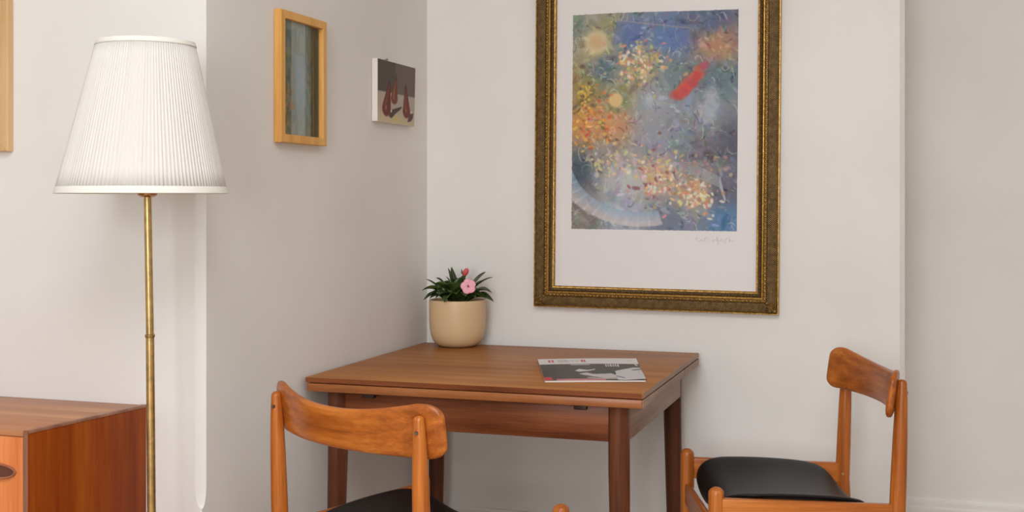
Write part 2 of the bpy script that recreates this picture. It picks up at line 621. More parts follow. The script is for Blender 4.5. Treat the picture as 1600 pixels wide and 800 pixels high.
def paint_cover():
    rg = np.random.default_rng(3)
    c = Canvas(180, 150, (36, 36, 38))
    for _ in range(200):
        c.ell(rg.uniform(0, .6), rg.uniform(.3, 1), .08, .03, (44 + rg.normal(0, 5),) * 3, 0, .8, .4)
    # pale hands and cloth in the photograph on the cover
    W = (214, 210, 208)
    c.poly([(.33, .6), (.38, .52), (.46, .57), (.54, .52), (.53, .56), (.46, .62), (.37, .64)], W)
    c.poly([(.36, .74), (.44, .68), (.5, .75), (.62, .74), (.68, .72), (.74, .82), (.72, .9), (.6, .92), (.5, .86), (.42, .8)], (200, 194, 192))
    c.line([(.44, .9), (.6, .94), (.74, .93)], .02, W, .9)
    c.poly([(.72, .97), (.73, .62), (.8, .55), (.93, .45), (1.0, .46), (1.0, 1.0), (.74, 1.0)], (204, 202, 204))
    c.poly([(.89, .56), (1.0, .5), (1.0, .54), (.92, .59)], (50, 50, 54))
    c.line([(.73, .84), (.79, .9)], .015, (60, 60, 64))
    c.poly([(.95, .28), (.965, .28), (.985, .36), (.965, .37)], W)
    # red flash and pinkish foot
    c.rect(.12, .945, .6, 1.0, (196, 120, 124))
    c.poly([(0, .87), (.075, .87), (.085, 1.0), (0, 1.0)], (206, 40, 62))
    # white masthead strip with red and grey marks
    c.rect(0, 0, 1, .28, (226, 222, 220))
    for u0, u1 in ((.095, .118), (.13, .155), (.43, .45), (.455, .47)):
        c.rect(u0, .07, u1, .19, (206, 62, 84))
    for k in range(9):
        c.rect(.19 + .013 * k, .06 + .015 * (k % 2), .197 + .013 * k, .2, (176, 172, 172))
    for k in range(7):
        c.rect(.31 + .015 * k, .08, .317 + .015 * k, .16, (196, 192, 192))
    for k in range(5):
        c.rect(.885 + .012 * k, .08, .892 + .012 * k, .17, (204, 200, 200))
    c.rect(.31, .29, .5, .34, (206, 202, 202), .8)
    for k in range(6):
        c.rect(.655 + .024 * k, .3, .668 + .024 * k, .41, (206, 204, 204))
    return c


# ------------------------------------------------------------------ the room
XL, XR, YF, HC = -3.2, 4.0, -6.2, 2.75
YA = -1.3525            # face of the wall with the sideboard
CH = .0178              # chamfer on the plaster corners


def chamfer_at(z):
    if z < .505:
        return .0006
    t = min(1, (z - .505) / .055)
    return .003 + (CH - .003) * math.sqrt(1 - (1 - t) ** 2)


bm = bmesh.new()
zs = [0, .3, .5049, .5051] + [.505 + .055 * k / 8 for k in range(1, 9)] + [1.0, 1.6, 2.2, HC]
rings = []
for z in zs:
    c = chamfer_at(z)
    rings.append([(XL, YA, z), (-.6, YA, z), (-c, YA, z), (0, YA + c, z), (0, -.6, z), (0, 0, z), (0, .1, z), (XL, .1, z)])
add_rings(bm, rings)
struct('wall_left', bm, M['wall'], False)

bm = bmesh.new()
rings = []
for z in (0, .4, .9, 1.5, 2.1, HC):
    c = .0145
    rings.append([(-.05, 0, z), (.7, 0, z), (1.509 - c, 0, z), (1.509, c, z), (1.509, .3, z), (1.509, .7, z), (-.05, .7, z)])
add_rings(bm, rings)
struct('wall_back', bm, M['wall'], False)
struct('wall_right', box(1.509, XR + .1, .6, .72, 0, HC), M['wall'], False)
struct('wall_right_end', box(XR, XR + .12, YF, .6, 0, HC), M['wall'], False)
struct('wall_left_end', box(XL - .12, XL, YF, YA, 0, HC), M['wall'], False)
struct('floor', box(XL - .2, XR + .2, YF - .2, .72, -.12, 0), M['floor'], False)
struct('ceiling', box(XL - .2, XR + .2, YF - .2, .72, HC, HC + .12), M['ceil'], False)

# wall behind the viewer with a tall window
WZ0, WZ1 = .75, 2.6
WINS = ((-2.95, -1.45), (.6, 1.9))
bm = bmesh.new()
xs = [XL - .12] + [x for wn in WINS for x in wn] + [XR + .12]
for k in range(0, len(xs), 2):
    add_box(bm, xs[k], xs[k + 1], YF - .2, YF, 0, HC)
for a, b in WINS:
    add_box(bm, a, b, YF - .2, YF, 0, WZ0)
    add_box(bm, a, b, YF - .2, YF, WZ1, HC)
struct('wall_front', bm, M['wall'], False)
for k, (WX0, WX1) in enumerate(WINS):
    bm = bmesh.new()
    for a, b in ((WX0, WX0 + .06), (WX1 - .06, WX1), ((WX0 + WX1) / 2 - .02, (WX0 + WX1) / 2 + .02)):
        add_box(bm, a, b, YF - .14, YF - .08, WZ0, WZ1, .006)
    for a, b in ((WZ0, WZ0 + .06), (WZ1 - .06, WZ1), (1.72, 1.76)):
        add_box(bm, WX0, WX1, YF - .135, YF - .085, a, b, .006)
    struct('window_%d' % (k + 1), bm, M['trim'], False)


def baseboard(name, p, q, nx, ny):
    """skirting with a stepped moulded top from p to q, standing out along (nx, ny)"""
    prof = [(0, 0), (.018, 0), (.018, .166), (.014, .172), (.014, .186), (.008, .192), (.006, .2), (0, .2)]
    bm = bmesh.new()
    add_rings(bm, [[(e[0] + nx * d, e[1] + ny * d, z) for d, z in prof] for e in (p, q)])
    struct(name, bm, M['trim'], False)


baseboard('baseboard_right', (1.509, .6), (XR, .6), 0, -1)
baseboard('baseboard_return', (1.509, .02), (1.509, .6), .5, 0)
baseboard('baseboard_back', (.0, 0), (1.49, 0), 0, -1)

# ------------------------------------------------------------------ dining table
T = thing('dining_table', 'brown teak draw-leaf table in the corner carrying the plant and magazine', 'table', (.0, 0, 0))
TX0, TX1, TY0, TY1 = .014, .914, -.885, -.06
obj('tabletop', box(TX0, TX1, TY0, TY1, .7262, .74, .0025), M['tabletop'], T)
bm = box(TX0 + .004, TX1 - .001, TY0 + .001, -.314, .7025, .7242, .003)
lf = obj('draw_leaf', bm, M['leaf_edgeX'], T)
e = obj('edge_strip', box(TX0 + .001, TX1 - .002, TY0 - .0006, TY0 + .002, .7268, .7392, .0003, 1), M['tableX'], T)
e['label'] = 'darker front lipping of the top'
obj('draw_leaf', box(TX0 + .004, TX1 - .001, -.3115, TY1 - .002, .7025, .7242, .003), M['tableX'], T)
# thin edge strips on the end of the boards, with the wall's sheen painted as pale colour
for z0, z1, a, b in ((.7268, .7394, TY0 + .003, TY1 - .003), (.7032, .7236, TY0 + .004, -.3155), (.7032, .7236, -.310, TY1 - .004)):
    e = obj('edge_strip', box(TX1 - .002, TX1 + .0006, a, b, z0, z1, .0003, 1), M['tableend'], T)
    e['label'] = 'end edge with painted pale sheen'
LX0, LX1, LY0, LY1 = .085, .845, -.835, -.125
for x in (LX0, LX1):
    for y in (LY0, LY1):
        sx = .008 * (1 if x > .4 else -1)
        sy = .008 * (1 if y > -.5 else -1)
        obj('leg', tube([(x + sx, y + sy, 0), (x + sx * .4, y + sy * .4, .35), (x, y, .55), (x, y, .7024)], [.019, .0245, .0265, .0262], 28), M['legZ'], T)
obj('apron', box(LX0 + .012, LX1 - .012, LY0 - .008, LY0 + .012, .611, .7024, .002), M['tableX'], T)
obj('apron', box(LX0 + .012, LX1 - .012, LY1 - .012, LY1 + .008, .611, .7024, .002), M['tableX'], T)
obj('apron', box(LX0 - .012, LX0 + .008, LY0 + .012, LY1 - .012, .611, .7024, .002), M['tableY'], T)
e = obj('apron', box(LX1 + .006, LX1 + .0262, LY0 + .012, LY1 - .012, .616, .7024, .002), M['tableend'], T)  # apron carries the same painted sheen
e['label'] = 'end apron with painted pale sheen'
for x in (.165, .735):
    e = obj('leaf_runner', box(x, x + .033, LY0 - .022, LY0 + .03, .688, .7022, .002), M['tabledark'], T)
    e['label'] = 'dark slide block under the leaf'


# ------------------------------------------------------------------ chairs
def zrail(y):
    return .4915 + .015 * y / .4


def make_chair(loc, rz, label):
    t = thing('dining_chair', label, 'chair', loc, rz, 'teak dining chairs')
    a = .228
    for s in (-1, 1):
        pts = [(s * (a + .004), -.05, 0), (s * (a + .002), -.014, .25), (s * a, 0, .45), (s * a, -.004, .55), (s * a, -.0075, .65), (s * a, -.0105, .73), (s * a, -.0123, .784)]
        p = obj('rear_post', tube(pts, [.013, .0165, .019, .0185, .0168, .0142, .0112], 24, (False, True)), M['chairZ'], t)
        sc = obj('screw', tube([(s * a + .0045, -.0225, .752), (s * a + .0055, -.0262, .752)], [.0042, .0036], 14), M['steel'], p)
        sc['label'] = 'steel screw head'
        obj('front_leg', tube([(s * .2226, .4225, 0), (s * .2226, .4225, .3), (s * .2226, .4225, .45), (s * .2226, .4225, .532)], [.0135, .0178, .019, .0185], 24, (False, True)), M['chairZ'], t)
        # side rail, sloping gently to the back
        bm = bmesh.new()
        for v in add_box(bm, s * .228 - .0105, s * .228 + .0105, .004, .412, 0, 1):
            v.co.z = zrail(v.co.y) - .056 * (1 - v.co.z)
        bmesh.ops.bevel(bm, geom=bm.edges[:], offset=.004, segments=3, profile=.5, affect='EDGES')
        obj('side_rail', bm, M['chairY'], t)
        pl = obj('dowel_plug', tube([(s * (a - .0182), .004, .465), (s * (a - .0202), .004, .465)], [.004, .0036], 12), M['brass'], t)
        pl['label'] = 'small brass plug'
    obj('front_rail', box(-.215, .215, .4135, .4315, .384, .4395, .006, 3), M['chairX'], t)
    obj('rear_rail', box(-.215, .215, -.012, .006, .325, .372, .005, 3), M['chairX'], t)
    for y in (.12, .3):
        obj('seat_batten', box(-.222, .222, y - .02, y + .02, .40, .414, .003), M['chairX'], t)
    # hollowed black seat pad hung between the side rails
    bm = bmesh.new()
    nx, ny = 36, 32
    top, bot = [], []
    for j in range(ny + 1):
        q = -1 + 2 * j / ny
        rt, rb = [], []
        for i in range(nx + 1):
            p = -1 + 2 * i / nx
            # square grid pulled to a rounded outline
            pe, qe = math.sin(p * PI / 2), math.sin(q * PI / 2)
            k = 7.0
            m = max(abs(pe), abs(qe))
            d = (abs(pe) ** k + abs(qe) ** k) ** (1 / k)
            f = (m / d) if d > 0 else 1
            pe, qe = pe * f, qe * f
            y = .232 + .182 * qe
            hw = .2145 - .006 * max(0, -qe) - .024 * max(0, qe - .55) / .45
            x = hw * pe
            edge = min(1, (abs(pe) ** k + abs(qe) ** k) ** (1 / k))
            rim = math.sqrt(max(0, 1 - edge ** 10))
            lift = .0155 * math.sin(PI * min(1, max(.002, (y - .03) / .42))) ** .6 - .004
            dip = .046 * (1 - abs(pe) ** 2.2) * (.75 + .25 * max(0, qe))
            front = .012 * max(0, (qe - .6) / .4) ** 2
            z = zrail(y) + lift - dip - front - .004
            rt.append((x, y, z + .011 * rim))
            rb.append((x, y, z - .012 * rim - .0004))
        top.append(rt)
        bot.append(rb)
    VT = [[bm.verts.new(p) for p in r] for r in top]
    VB = [[bm.verts.new(p) for p in r] for r in bot]
    for j in range(ny):
        for i in range(nx):
            bm.faces.new((VT[j][i], VT[j][i + 1], VT[j + 1][i + 1], VT[j + 1][i]))
            bm.faces.new((VB[j][i], VB[j + 1][i], VB[j + 1][i + 1], VB[j][i + 1]))
    loop = [(0, i) for i in range(nx)] + [(j, nx) for j in range(ny)] + [(ny, i) for i in range(nx, 0, -1)] + [(j, 0) for j in range(ny, 0, -1)]
    for k in range(len(loop)):
        (a1, b1), (a2, b2) = loop[k], loop[(k + 1) % len(loop)]
        bm.faces.new((VT[a1][b1], VB[a1][b1], VB[a2][b2], VT[a2][b2]))
    s_ = obj('seat_cushion', bm, M['black'], t, angle=75)
    s_['label'] = 'black vinyl seat pad'
    # bowed backrest board
    bm = bmesh.new()
    L = .264
    n, m = 64, 28
    rings = []
    for i in range(n + 1):
        w = -math.cos(PI * i / n)                 # denser towards the ends
        x = L * w
        e = abs(x) / L
        hh = .0425 + .0125 * min(1, e / .82) ** 2
        zc = .7375 + .0125 * min(1, e / .8) ** 2
        d = (L - abs(x)) / .036
        if d < 1:                                 # rounded ends
            hh = max(.0012, (hh - .03) + .03 * math.sqrt(max(0, 1 - (1 - d) ** 2))) if d > .002 else .024
        yc = .0115 + .98 * (x * x - .052)
        slope = .98 * 2 * x
        th = .0095 * (1 - .15 * e) * (1 if d > .25 else max(.12, math.sqrt(max(0, 1 - (1 - d / .25) ** 2))))
        nv = Vector((-slope, 1, 0)).normalized()
        ring = []
        for k in range(m):
            a_ = 2 * PI * k / m
            cz, ct = math.cos(a_), math.sin(a_)
            ez = math.copysign(abs(cz) ** .32, cz)
            et = math.copysign(abs(ct) ** .62, ct)
            zz = zc + hh * ez
            p = Vector((x, yc, zz)) + nv * (th * et)
            p.y -= (zz - .74) * .14               # leans back a little
            ring.append(p)
        rings.append(ring)
    add_rings(bm, rings)
    obj('backrest', bm, M['chairX'], t, angle=60)
    return t


make_chair((.4123, -1.455, 0), R(-24.37), 'teak dining chair seen from behind, in front of the table between lamp and magazine')
make_chair((1.4211, -.5487, 0), R(108.56), 'teak dining chair beside the table against the wall, black seat in full view')

# ------------------------------------------------------------------ potted plant
PX, PY = .152, -.118
P = thing('potted_plant', 'flowering plant with pink bloom in cream pot, on the table corner', 'plant', (PX, PY, .74))
bm = bmesh.new()
prof = [(.0, .0), (.05, .0), (.058, .002), (.07, .009), (.079, .021), (.085, .038), (.0885, .06), (.09, .09), (.0905, .12), (.0905, .144), (.0897, .1475), (.088, .1485),
        (.0862, .147), (.0855, .14), (.0845, .11), (.082, .1)]
add_lathe(bm, [(max(r, .0005), z) for r, z in prof], 64)
obj('pot', bm, M['pot'], P)
bm = bmesh.new()
add_lathe(bm, [(.0838, .112), (.0838, .124), (.06, .129), (.03, .131), (.0005, .132)], 40)
so = obj('soil', bm, M['soil'], P)
th = R(18.07)
RT, FW = Vector((math.cos(th), math.sin(th), 0)), Vector((-math.sin(th), math.cos(th), 0))
# leaves: tip (across, height above table, toward the wall), start, width, arch
LV = [(-.100, .213, .0, -.03, .026, .02), (-.112, .178, -.02, -.035, .028, .045), (-.104, .150, -.05, -.05, .024, .045), (-.069, .215, .02, -.01, .024, .03),
      (-.030, .248, .01, .0, .022, .01), (-.020, .250, .03, .0, .020, .0), (.090, .236, .0, .02, .024, .02), (.113, .220, -.01, .02, .024, .03),
      (.086, .210, -.02, .02, .02, .02), (.110, .172, -.03, .03, .034, .045), (.116, .146, -.05, .045, .024, .04), (-.036, .148, -.105, -.01, .03, .05),
      (-.086, .166, -.04, -.02, .034, .04), (-.06, .19, -.05, -.01, .034, .03), (-.045, .205, -.03, 0, .034, .03), (-.01, .215, -.02, 0, .034, .03),
      (.02, .225, .02, .0, .03, .02), (.06, .18, -.06, .01, .034, .035), (.03, .165, -.085, .01, .036, .04), (-.065, .158, -.065, -.02, .03, .04),
      (.085, .165, -.05, .02, .034, .04), (.0, .19, -.05, .0, .034, .03), (.045, .20, .03, .01, .03, .03), (-.05, .19, .05, -.01, .03, .03),
      (.01, .16, .07, 0, .03, .03), (.07, .175, .05, .02, .03, .03), (-.02, .176, -.07, 0, .034, .04), (.09, .155, -.045, .04, .034, .03),
      (-.078, .178, .03, -.02, .03, .03), (-.015, .232, .0, 0, .024, .01),
      (-.055, .17, -.08, -.02, .036, .035), (-.03, .2, -.065, 0, .036, .035), (.03, .2, -.06, .01, .036, .03), (.06, .2, -.04, .01, .034, .03), (-.07, .2, -.02, -.01, .032, .03),
      (.0, .172, -.085, .0, .036, .035), (.06, .16, -.075, .02, .036, .035), (-.085, .155, -.05, -.03, .034, .035), (.01, .22, -.03, 0, .032, .02), (-.035, .222, -.01, 0, .03, .02)]
bm = bmesh.new()
for dx, h, dy, sx, wd, arch in LV:
    tip = RT * dx + FW * dy + Vector((0, 0, h))
    st = RT * (sx * .6) + FW * (dy * .2) + Vector((0, 0, .135))
    mid = (st + tip) / 2 + Vector((0, 0, arch))
    n = 12
    prev = None
    side0 = (tip - st).cross(Vector((0, 0, 1))).normalized()
    up = Vector((0, 0, 1))
    roll = random.uniform(-.5, .5)
    for i in range(n + 1):
        t_ = i / n
        p = st * (1 - t_) ** 2 + mid * 2 * t_ * (1 - t_) + tip * t_ ** 2
        w = wd * .72 * (math.sin(PI * min(1, max(0, (t_ - .12) / .88)) ** .8) ** .9 if t_ > .12 else .05) + .0008
        s_ = (side0 * math.cos(roll) + up * math.sin(roll)).normalized()
        fold = up * (w * .35)
        row = [bm.verts.new(p - s_ * w + fold), bm.verts.new(p), bm.verts.new(p + s_ * w + fold)]
        if prev:
            for k in range(2):
                bm.faces.new((prev[k], prev[k + 1], row[k + 1], row[k]))
        prev = row
fo = obj('foliage', bm, M['leaf'], P, angle=80)
md = fo.modifiers.new('thick', 'SOLIDIFY')
md.thickness = .0007
bm = bmesh.new()
for dx, dy, h in ((0, 0, .19), (-.03, -.02, .175), (.03, -.01, .18), (.012, -.02, .215), (.03, .02, .17)):
    e = RT * dx + FW * dy
    add_tube(bm, [(e.x * .4, e.y * .4, .128), (e.x * .8, e.y * .8, .128 + (h - .128) * .6), (e.x, e.y, h)], [.003, .0026, .002], 8)
obj('stem', bm, M['stem'], P)
# open flower of five round petals, facing the room
fc = RT * .038 - FW * .088 + Vector((0, 0, .196))
nrm = (-FW * 1.0 + RT * -.15 + Vector((0, 0, .25))).normalized()
ux = RT
uy = nrm.cross(ux).normalized()
bm = bmesh.new()
for k in range(5):
    a_ = PI / 2 + 2 * PI * k / 5 + .2
    d = ux * math.cos(a_) + uy * math.sin(a_)
    s_ = ux * -math.sin(a_) + uy * math.cos(a_)
    pc_, pr = fc + d * .0125, .0122
    ctr = bm.verts.new(pc_ + nrm * (.0008 * k))
    prev = None
    for ri in range(1, 5):
        row = []
        for j in range(18):
            q = 2 * PI * j / 18
            e_ = d * (math.cos(q) * pr * ri / 4) + s_ * (math.sin(q) * pr * 1.12 * ri / 4)
            lift_ = -.0016 * (ri / 4) ** 2 + .0008 * k + .0012 * math.sin(3 * q + k) * (ri / 4) ** 3
            row.append(bm.verts.new(pc_ + e_ + nrm * lift_))
        for j in range(18):
            if prev:
                bm.faces.new((prev[j], prev[(j + 1) % 18], row[(j + 1) % 18], row[j]))
            else:
                bm.faces.new((ctr, row[(j + 1) % 18], row[j]))
        prev = row
fl = obj('flower', bm, M['pink'], P, angle=80)
fl['label'] = 'open pink flower'
md = fl.modifiers.new('thick', 'SOLIDIFY')
md.thickness = .0006
bm = bmesh.new()
c_ = fc + nrm * .004
ball(bm, c_, .0032, .0032, .0042)
obj('flower_eye', bm, M['deeppink'], fl)
bc = RT * .024 - FW * .03 + Vector((0, 0, .236))
bm = bmesh.new()
rings = []
for i in range(9):
    t_ = i / 8
    r_ = .0095 * math.sin(PI * (.12 + .72 * t_)) ** .8 * (1 if t_ < .8 else .85)
    rings.append([bc + RT * (r_ * math.cos(2 * PI * k / 14) * (1 + .08 * math.cos(6 * PI * k / 14)) + .006 * t_) + FW * (r_ * math.sin(2 * PI * k / 14)) + Vector((0, 0, -.011 + .024 * t_)) for k in range(14)])
add_rings(bm, rings)
b_ = obj('flower_bud', bm, M['bud'], P)
b_['label'] = 'closed coral bud'
bm = bmesh.new()
add_tube(bm, [bc + Vector((-.004, 0, -.05)), bc + Vector((0, 0, -.01))], [.0022, .0028], 8)
for k in (-1, 1):
    add_tube(bm, [bc + Vector((0, 0, -.016)), bc + RT * (.0085 * k) + Vector((0, 0, .0)), bc + RT * (.0095 * k) + Vector((0, 0, .011 if k < 0 else -.002))], [.002, .0034, .0006], 8)
obj('sepal', bm, M['leaf'], b_)

# ------------------------------------------------------------------ magazine
Q = [Vector((.5030, -.3947, 0)), Vector((.7668, -.2782, 0)), Vector((.8841, -.6963, 0)), Vector((.6406, -.7874, 0))]
mc = sum(Q, Vector()) / 4
G = thing('magazine', 'magazine with white, black and red cover lying on the table', 'magazine', (mc.x, mc.y, .74))


def magpt(u, v, z):
    p = (Q[0] * (1 - u) + Q[1] * u) * (1 - v) + (Q[3] * (1 - u) + Q[2] * u) * v - mc
    return (p.x, p.y, z)


def magz(u, v):
    return .0056 - .0014 * u + .004 * max(0, u - .8) / .2 * max(0, v - .55) / .45 + .0015 * math.sin(PI * u)


cv = paint_cover()
cover = cv.mesh('cover', lambda u, v: magpt(u, v, magz(u, v)), M['cover'], G)
md = cover.modifiers.new('thick', 'SOLIDIFY')
md.thickness = .0005
bm = bmesh.new()
rings = []
n = 24
for k in range(2):
    ring = []
    for a0, b0, a1, b1 in ((0, 0, 1, 0), (1, 0, 1, 1), (1, 1, 0, 1), (0, 1, 0, 0)):
        for i in range(n):
            u, v = a0 + (a1 - a0) * i / n, b0 + (b1 - b0) * i / n
            us, vs = .004 + .99 * u, .004 + .99 * v
            ring.append(magpt(us, vs, .0004 if k == 0 else magz(us, vs) - .0008 - .004 * max(0, u - .8) / .2 * max(0, v - .55) / .45))
    rings.append(ring)
add_rings(bm, rings)
obj('pages', bm, M['pages'], G, smooth=False)

# ------------------------------------------------------------------ large gilt-framed print on the back wall
FX, FZ, FWD, FH = .3768, .8645, .7705, 1.105
F_ = thing('framed_picture', 'large colourful print under glass in ornate bronze gilt frame, above the table', 'picture', (FX, 0, FZ))
F_.rotation_euler = (0, R(.47), 0)


def frame_sweep(bm, prof, W, H, uvl=None):
    """mitred moulding: prof is a list of (inset, projection); the wall is y = 0"""
    cs = [(0, 0, 1, 1), (W, 0, -1, 1), (W, H, -1, -1), (0, H, 1, -1)]
    V = [[bm.verts.new((x + sx * d, -p, z + sz * d)) for d, p in prof] for x, z, sx, sz in cs]
    lens = [W, H, W, H]
    for k in range(4):
        A, B = V[k], V[(k + 1) % 4]
        for i in range(len(prof) - 1):
            f = bm.faces.new((A[i], B[i], B[i + 1], A[i + 1]))
            if uvl:
                d0, d1 = prof[i][0], prof[i + 1][0]
                for lp, uv in zip(f.loops, ((d0, d0), (lens[k] - d0, d0), (lens[k] - d1, d1), (d1, d1))):
                    lp[uvl].uv = uv


def frame_part(name, prof, mat):
    bm = bmesh.new()
    uvl = bm.loops.layers.uv.new('UVMap')
    frame_sweep(bm, prof, FWD, FH, uvl)
    return obj(name, bm, mat, F_, angle=30)


frame_part('outer_rim', [(.004, .002), (0, .002), (0, .024), (.001, .0265), (.003, .0268), (.0048, .025), (.0055, .02), (.0055, .002)], M['giltbright'])
frame_part('lattice_band', [(.0052, .003), (.0052, .0235), (.010, .0262), (.018, .0285), (.027, .0295), (.034, .029), (.0355, .027), (.0355, .003)], M['lattice'])
frame_part('bead_channel', [(.0353, .003), (.0353, .0265), (.0365, .0285), (.0405, .0295), (.0445, .0285), (.0455, .026), (.0455, .003)], M['gilt'])
frame_part('fillet', [(.0453, .003), (.0453, .030), (.0462, .0328), (.0485, .0335), (.0505, .0325), (.0515, .029), (.0515, .003)], M['giltbright'])
frame_part('inner_cove', [(.0513, .003), (.0513, .0285), (.054, .0255), (.058, .023), (.0615, .0225), (.0615, .003)], M['giltdark'])
frame_part('inner_lip', [(.0613, .003), (.0613, .023), (.0628, .0245), (.0652, .024), (.0682, .019), (.0682, .010)], M['giltbright'])


def beads(name, ins, proj, step, r, mat, flat=.8):
    bm = bmesh.new()
    base = bmesh.new()
    bmesh.ops.create_icosphere(base, subdivisions=1, radius=1)
    bv = [v.co.copy() for v in base.verts]
    bf = [[v.index for v in f.verts] for f in base.faces]
    base.free()

    def put(x, z, along):
        rx, rz = (r * 1.25, r) if along == 'x' else (r, r * 1.25)
        vs = [bm.verts.new((x + v.x * rx, -proj + v.y * r * flat, z + v.z * rz)) for v in bv]
        for f in bf:
            bm.faces.new([vs[i] for i in f])
    nx = int((FWD - 2 * ins) / step)
    nz = int((FH - 2 * ins) / step)
    for i in range(nx):
        x = ins + (FWD - 2 * ins) * (i + .5) / nx
        put(x, ins, 'x')
        put(x, FH - ins, 'x')
    for i in range(nz):
        z = ins + (FH - 2 * ins) * (i + .5) / nz
        put(ins, z, 'z')
        put(FWD - ins, z, 'z')
    return obj(name, bm, mat, F_, angle=80)


beads('beading', .0405, .0295, .0118, .0038, M['giltbright'])
beads('inner_beading', .0565, .0238, .0094, .0025, M['gilt'])
# leaf ornaments over the mitres
for cx, cz, sx, sz in ((0, 0, 1, 1), (FWD, 0, -1, 1), (0, FH, 1, -1), (FWD, FH, -1, -1)):
    bm = bmesh.new()
    for d, w, ln in ((.022, .008, .012), (.034, .006, .009), (.011, .007, .008)):
        ball(bm, (cx + sx * d, -.029, cz + sz * d), w, .004, w, 12, 8)
    for k in range(-3, 4):
        if k == 0:
            continue
        a_ = PI / 4 + k * .34
        r_ = .030 - .002 * abs(k)
        x, z = .012 + r_ * math.cos(a_), .012 + r_ * math.sin(a_)
        add_tube(bm, [(cx + sx * .014, -.029, cz + sz * .014), (cx + sx * (x * .6 + .006), -.0315, cz + sz * (z * .6 + .006)), (cx + sx * x, -.029, cz + sz * z)], [.003, .0042, .0012], 8)
    obj('corner_ornament', bm, M['gilt'], F_)
obj('backing', box(.004, FWD - .004, -.006, -.001, .004, FH - .004), M['backing'], F_, smooth=False)
pp = obj('paper_sheet', box(.062, FWD - .062, -.0112, -.0095, .062, FH - .062), M['paper'], F_, smooth=False)
pp['label'] = 'white paper margin'
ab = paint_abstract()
A0, A1, B0, B1 = .1205, .6425, .250, .929
rgp = np.random.default_rng(2)
ej = [rgp.normal(0, .0006, 400) for _ in range(4)]


def prpt(u, v):
    x = A0 + (A1 - A0) * u
    z = B1 - (B1 - B0) * v
    if u == 0:
        x += ej[0][int(v * 399)]
    if u == 1:
        x += ej[1][int(v * 399)]
    if v == 0:
        z += ej[2][int(u * 399)] + .0018 * math.sin(u * 5)
    if v == 1:
        z += ej[3][int(u * 399)]
    return (x, -.0118, z)


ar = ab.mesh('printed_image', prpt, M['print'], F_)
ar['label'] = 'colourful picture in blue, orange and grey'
# pencilled scribble under the image
bm = bmesh.new()
x = .515
pts = []
for i in range(90):
    t_ = i / 89
    pts.append((.515 + .118 * t_ + .004 * math.sin(t_ * 60), -.01165, .222 + .004 * math.sin(t_ * 47) + .003 * math.sin(t_ * 23 + 1) + (.004 * math.sin(t_ * 90) if t_ > .4 else 0)))
for seg_ in (pts[0:34], pts[40:62], pts[64:90]):
    add_tube(bm, seg_, [.0004] * len(seg_), 5)
add_tube(bm, [(.585, -.01165, .226), (.587, -.01165, .214), (.583, -.01165, .207)], [.0004] * 3, 5)
sg = obj('pencil_scribble', bm, M['ink'], F_)
sg['label'] = 'faint pencil scribble'
obj('glass_pane', box(.060, FWD - .060, -.0175, -.0155, .060, FH - .060), M['glass'], F_, smooth=False)


# ------------------------------------------------------------------ pictures on the side walls
def side_frame():
    y0, y1, z0, z1, t, fw_ = -1.0265, -.7755, 1.350, 1.6855, .0225, .021
    g = thing('framed_picture', 'small dark picture in honey-coloured wooden frame, beside the lamp', 'picture', (0, (y0 + y1) / 2, z0))
    W, H = (y1 - y0), z1 - z0

    def pt(a, d, b):      # a along the wall, d out of it, b up
        return (d, a - W / 2, b)
    cs = [(0, 0, 1, 1), (W, 0, -1, 1), (W, H, -1, -1), (0, H, 1, -1)]
    prof = [(.001, .001), (0, .002), (0, t - .0015), (.0015, t), (fw_ - .001, t), (fw_, t - .001), (fw_, .008), (fw_, .003)]
    V = None
    for k in range(4):
        bm = bmesh.new()
        (xa, za, sa, ta), (xb, zb, sb, tb) = cs[k], cs[(k + 1) % 4]
        add_rings(bm, [[pt(xa + sa * d, p, za + ta * d) for d, p in prof], [pt(xb + sb * d, p, zb + tb * d) for d, p in prof]])
        obj('frame_rail' if k % 2 == 0 else 'frame_stile', bm, M['birch'], g, smooth=False)
    bm = bmesh.new()
    for v in add_box(bm, .001, .004, -W / 2 + .004, W / 2 - .004, .004, H - .004):
        pass
    obj('backing', bm, M['backing'], g, smooth=False)
    pc = paint_dark()
    im = pc.mesh('painting', lambda u, v: (.0085, -W / 2 + .016 + (W - .032) * u, H - .016 - (H - .032) * v), M['oilpaint'], g)
    im['label'] = 'dark green and brown image'
    obj('glass_pane', box(.0115, .0135, -W / 2 + .018, W / 2 - .018, .018, H - .018), M['glass'], g, smooth=False)


side_frame()


def pear_canvas():
    y0, y1, z0, z1, t = -.441, -.158, 1.4395, 1.627, .02
    g = thing('canvas_painting', 'small unframed canvas of three brown pears near the corner', 'painting', (0, (y0 + y1) / 2, z0))
    W, H = y1 - y0, z1 - z0
    sl = -.008          # hangs a touch out of square
    bm = bmesh.new()
    for v in add_box(bm, .0015, t, -W / 2, W / 2, 0, H, .0015):
        pass
    for v in bm.verts:
        v.co.y += .010 * (v.co.z / H) * (v.co.y / W + .5)
    obj('stretched_canvas', bm, M['canvas'], g, smooth=False)
    pc = paint_pears()

    def p(u, v):
        y = -W / 2 + .0016 + (W - .0032) * u
        z = H - .0012 - (H - .0024) * v
        return (t + .0004, y + .010 * (z / H) * (y / W + .5), z)
    im = pc.mesh('painting', p, M['oilpaint'], g)
    im['label'] = 'three brown pears on a pale table'
    bm = bmesh.new()
    add_tube(bm, [(.001, -.058, H + .003), (.014, -.058, H + .003)], [.0022, .0022], 10)
    ball(bm, (.014, -.058, H + .004), .0036, .0036, .0036)
    nl = obj('hanging_nail', bm, M['steel'], g)


pear_canvas()


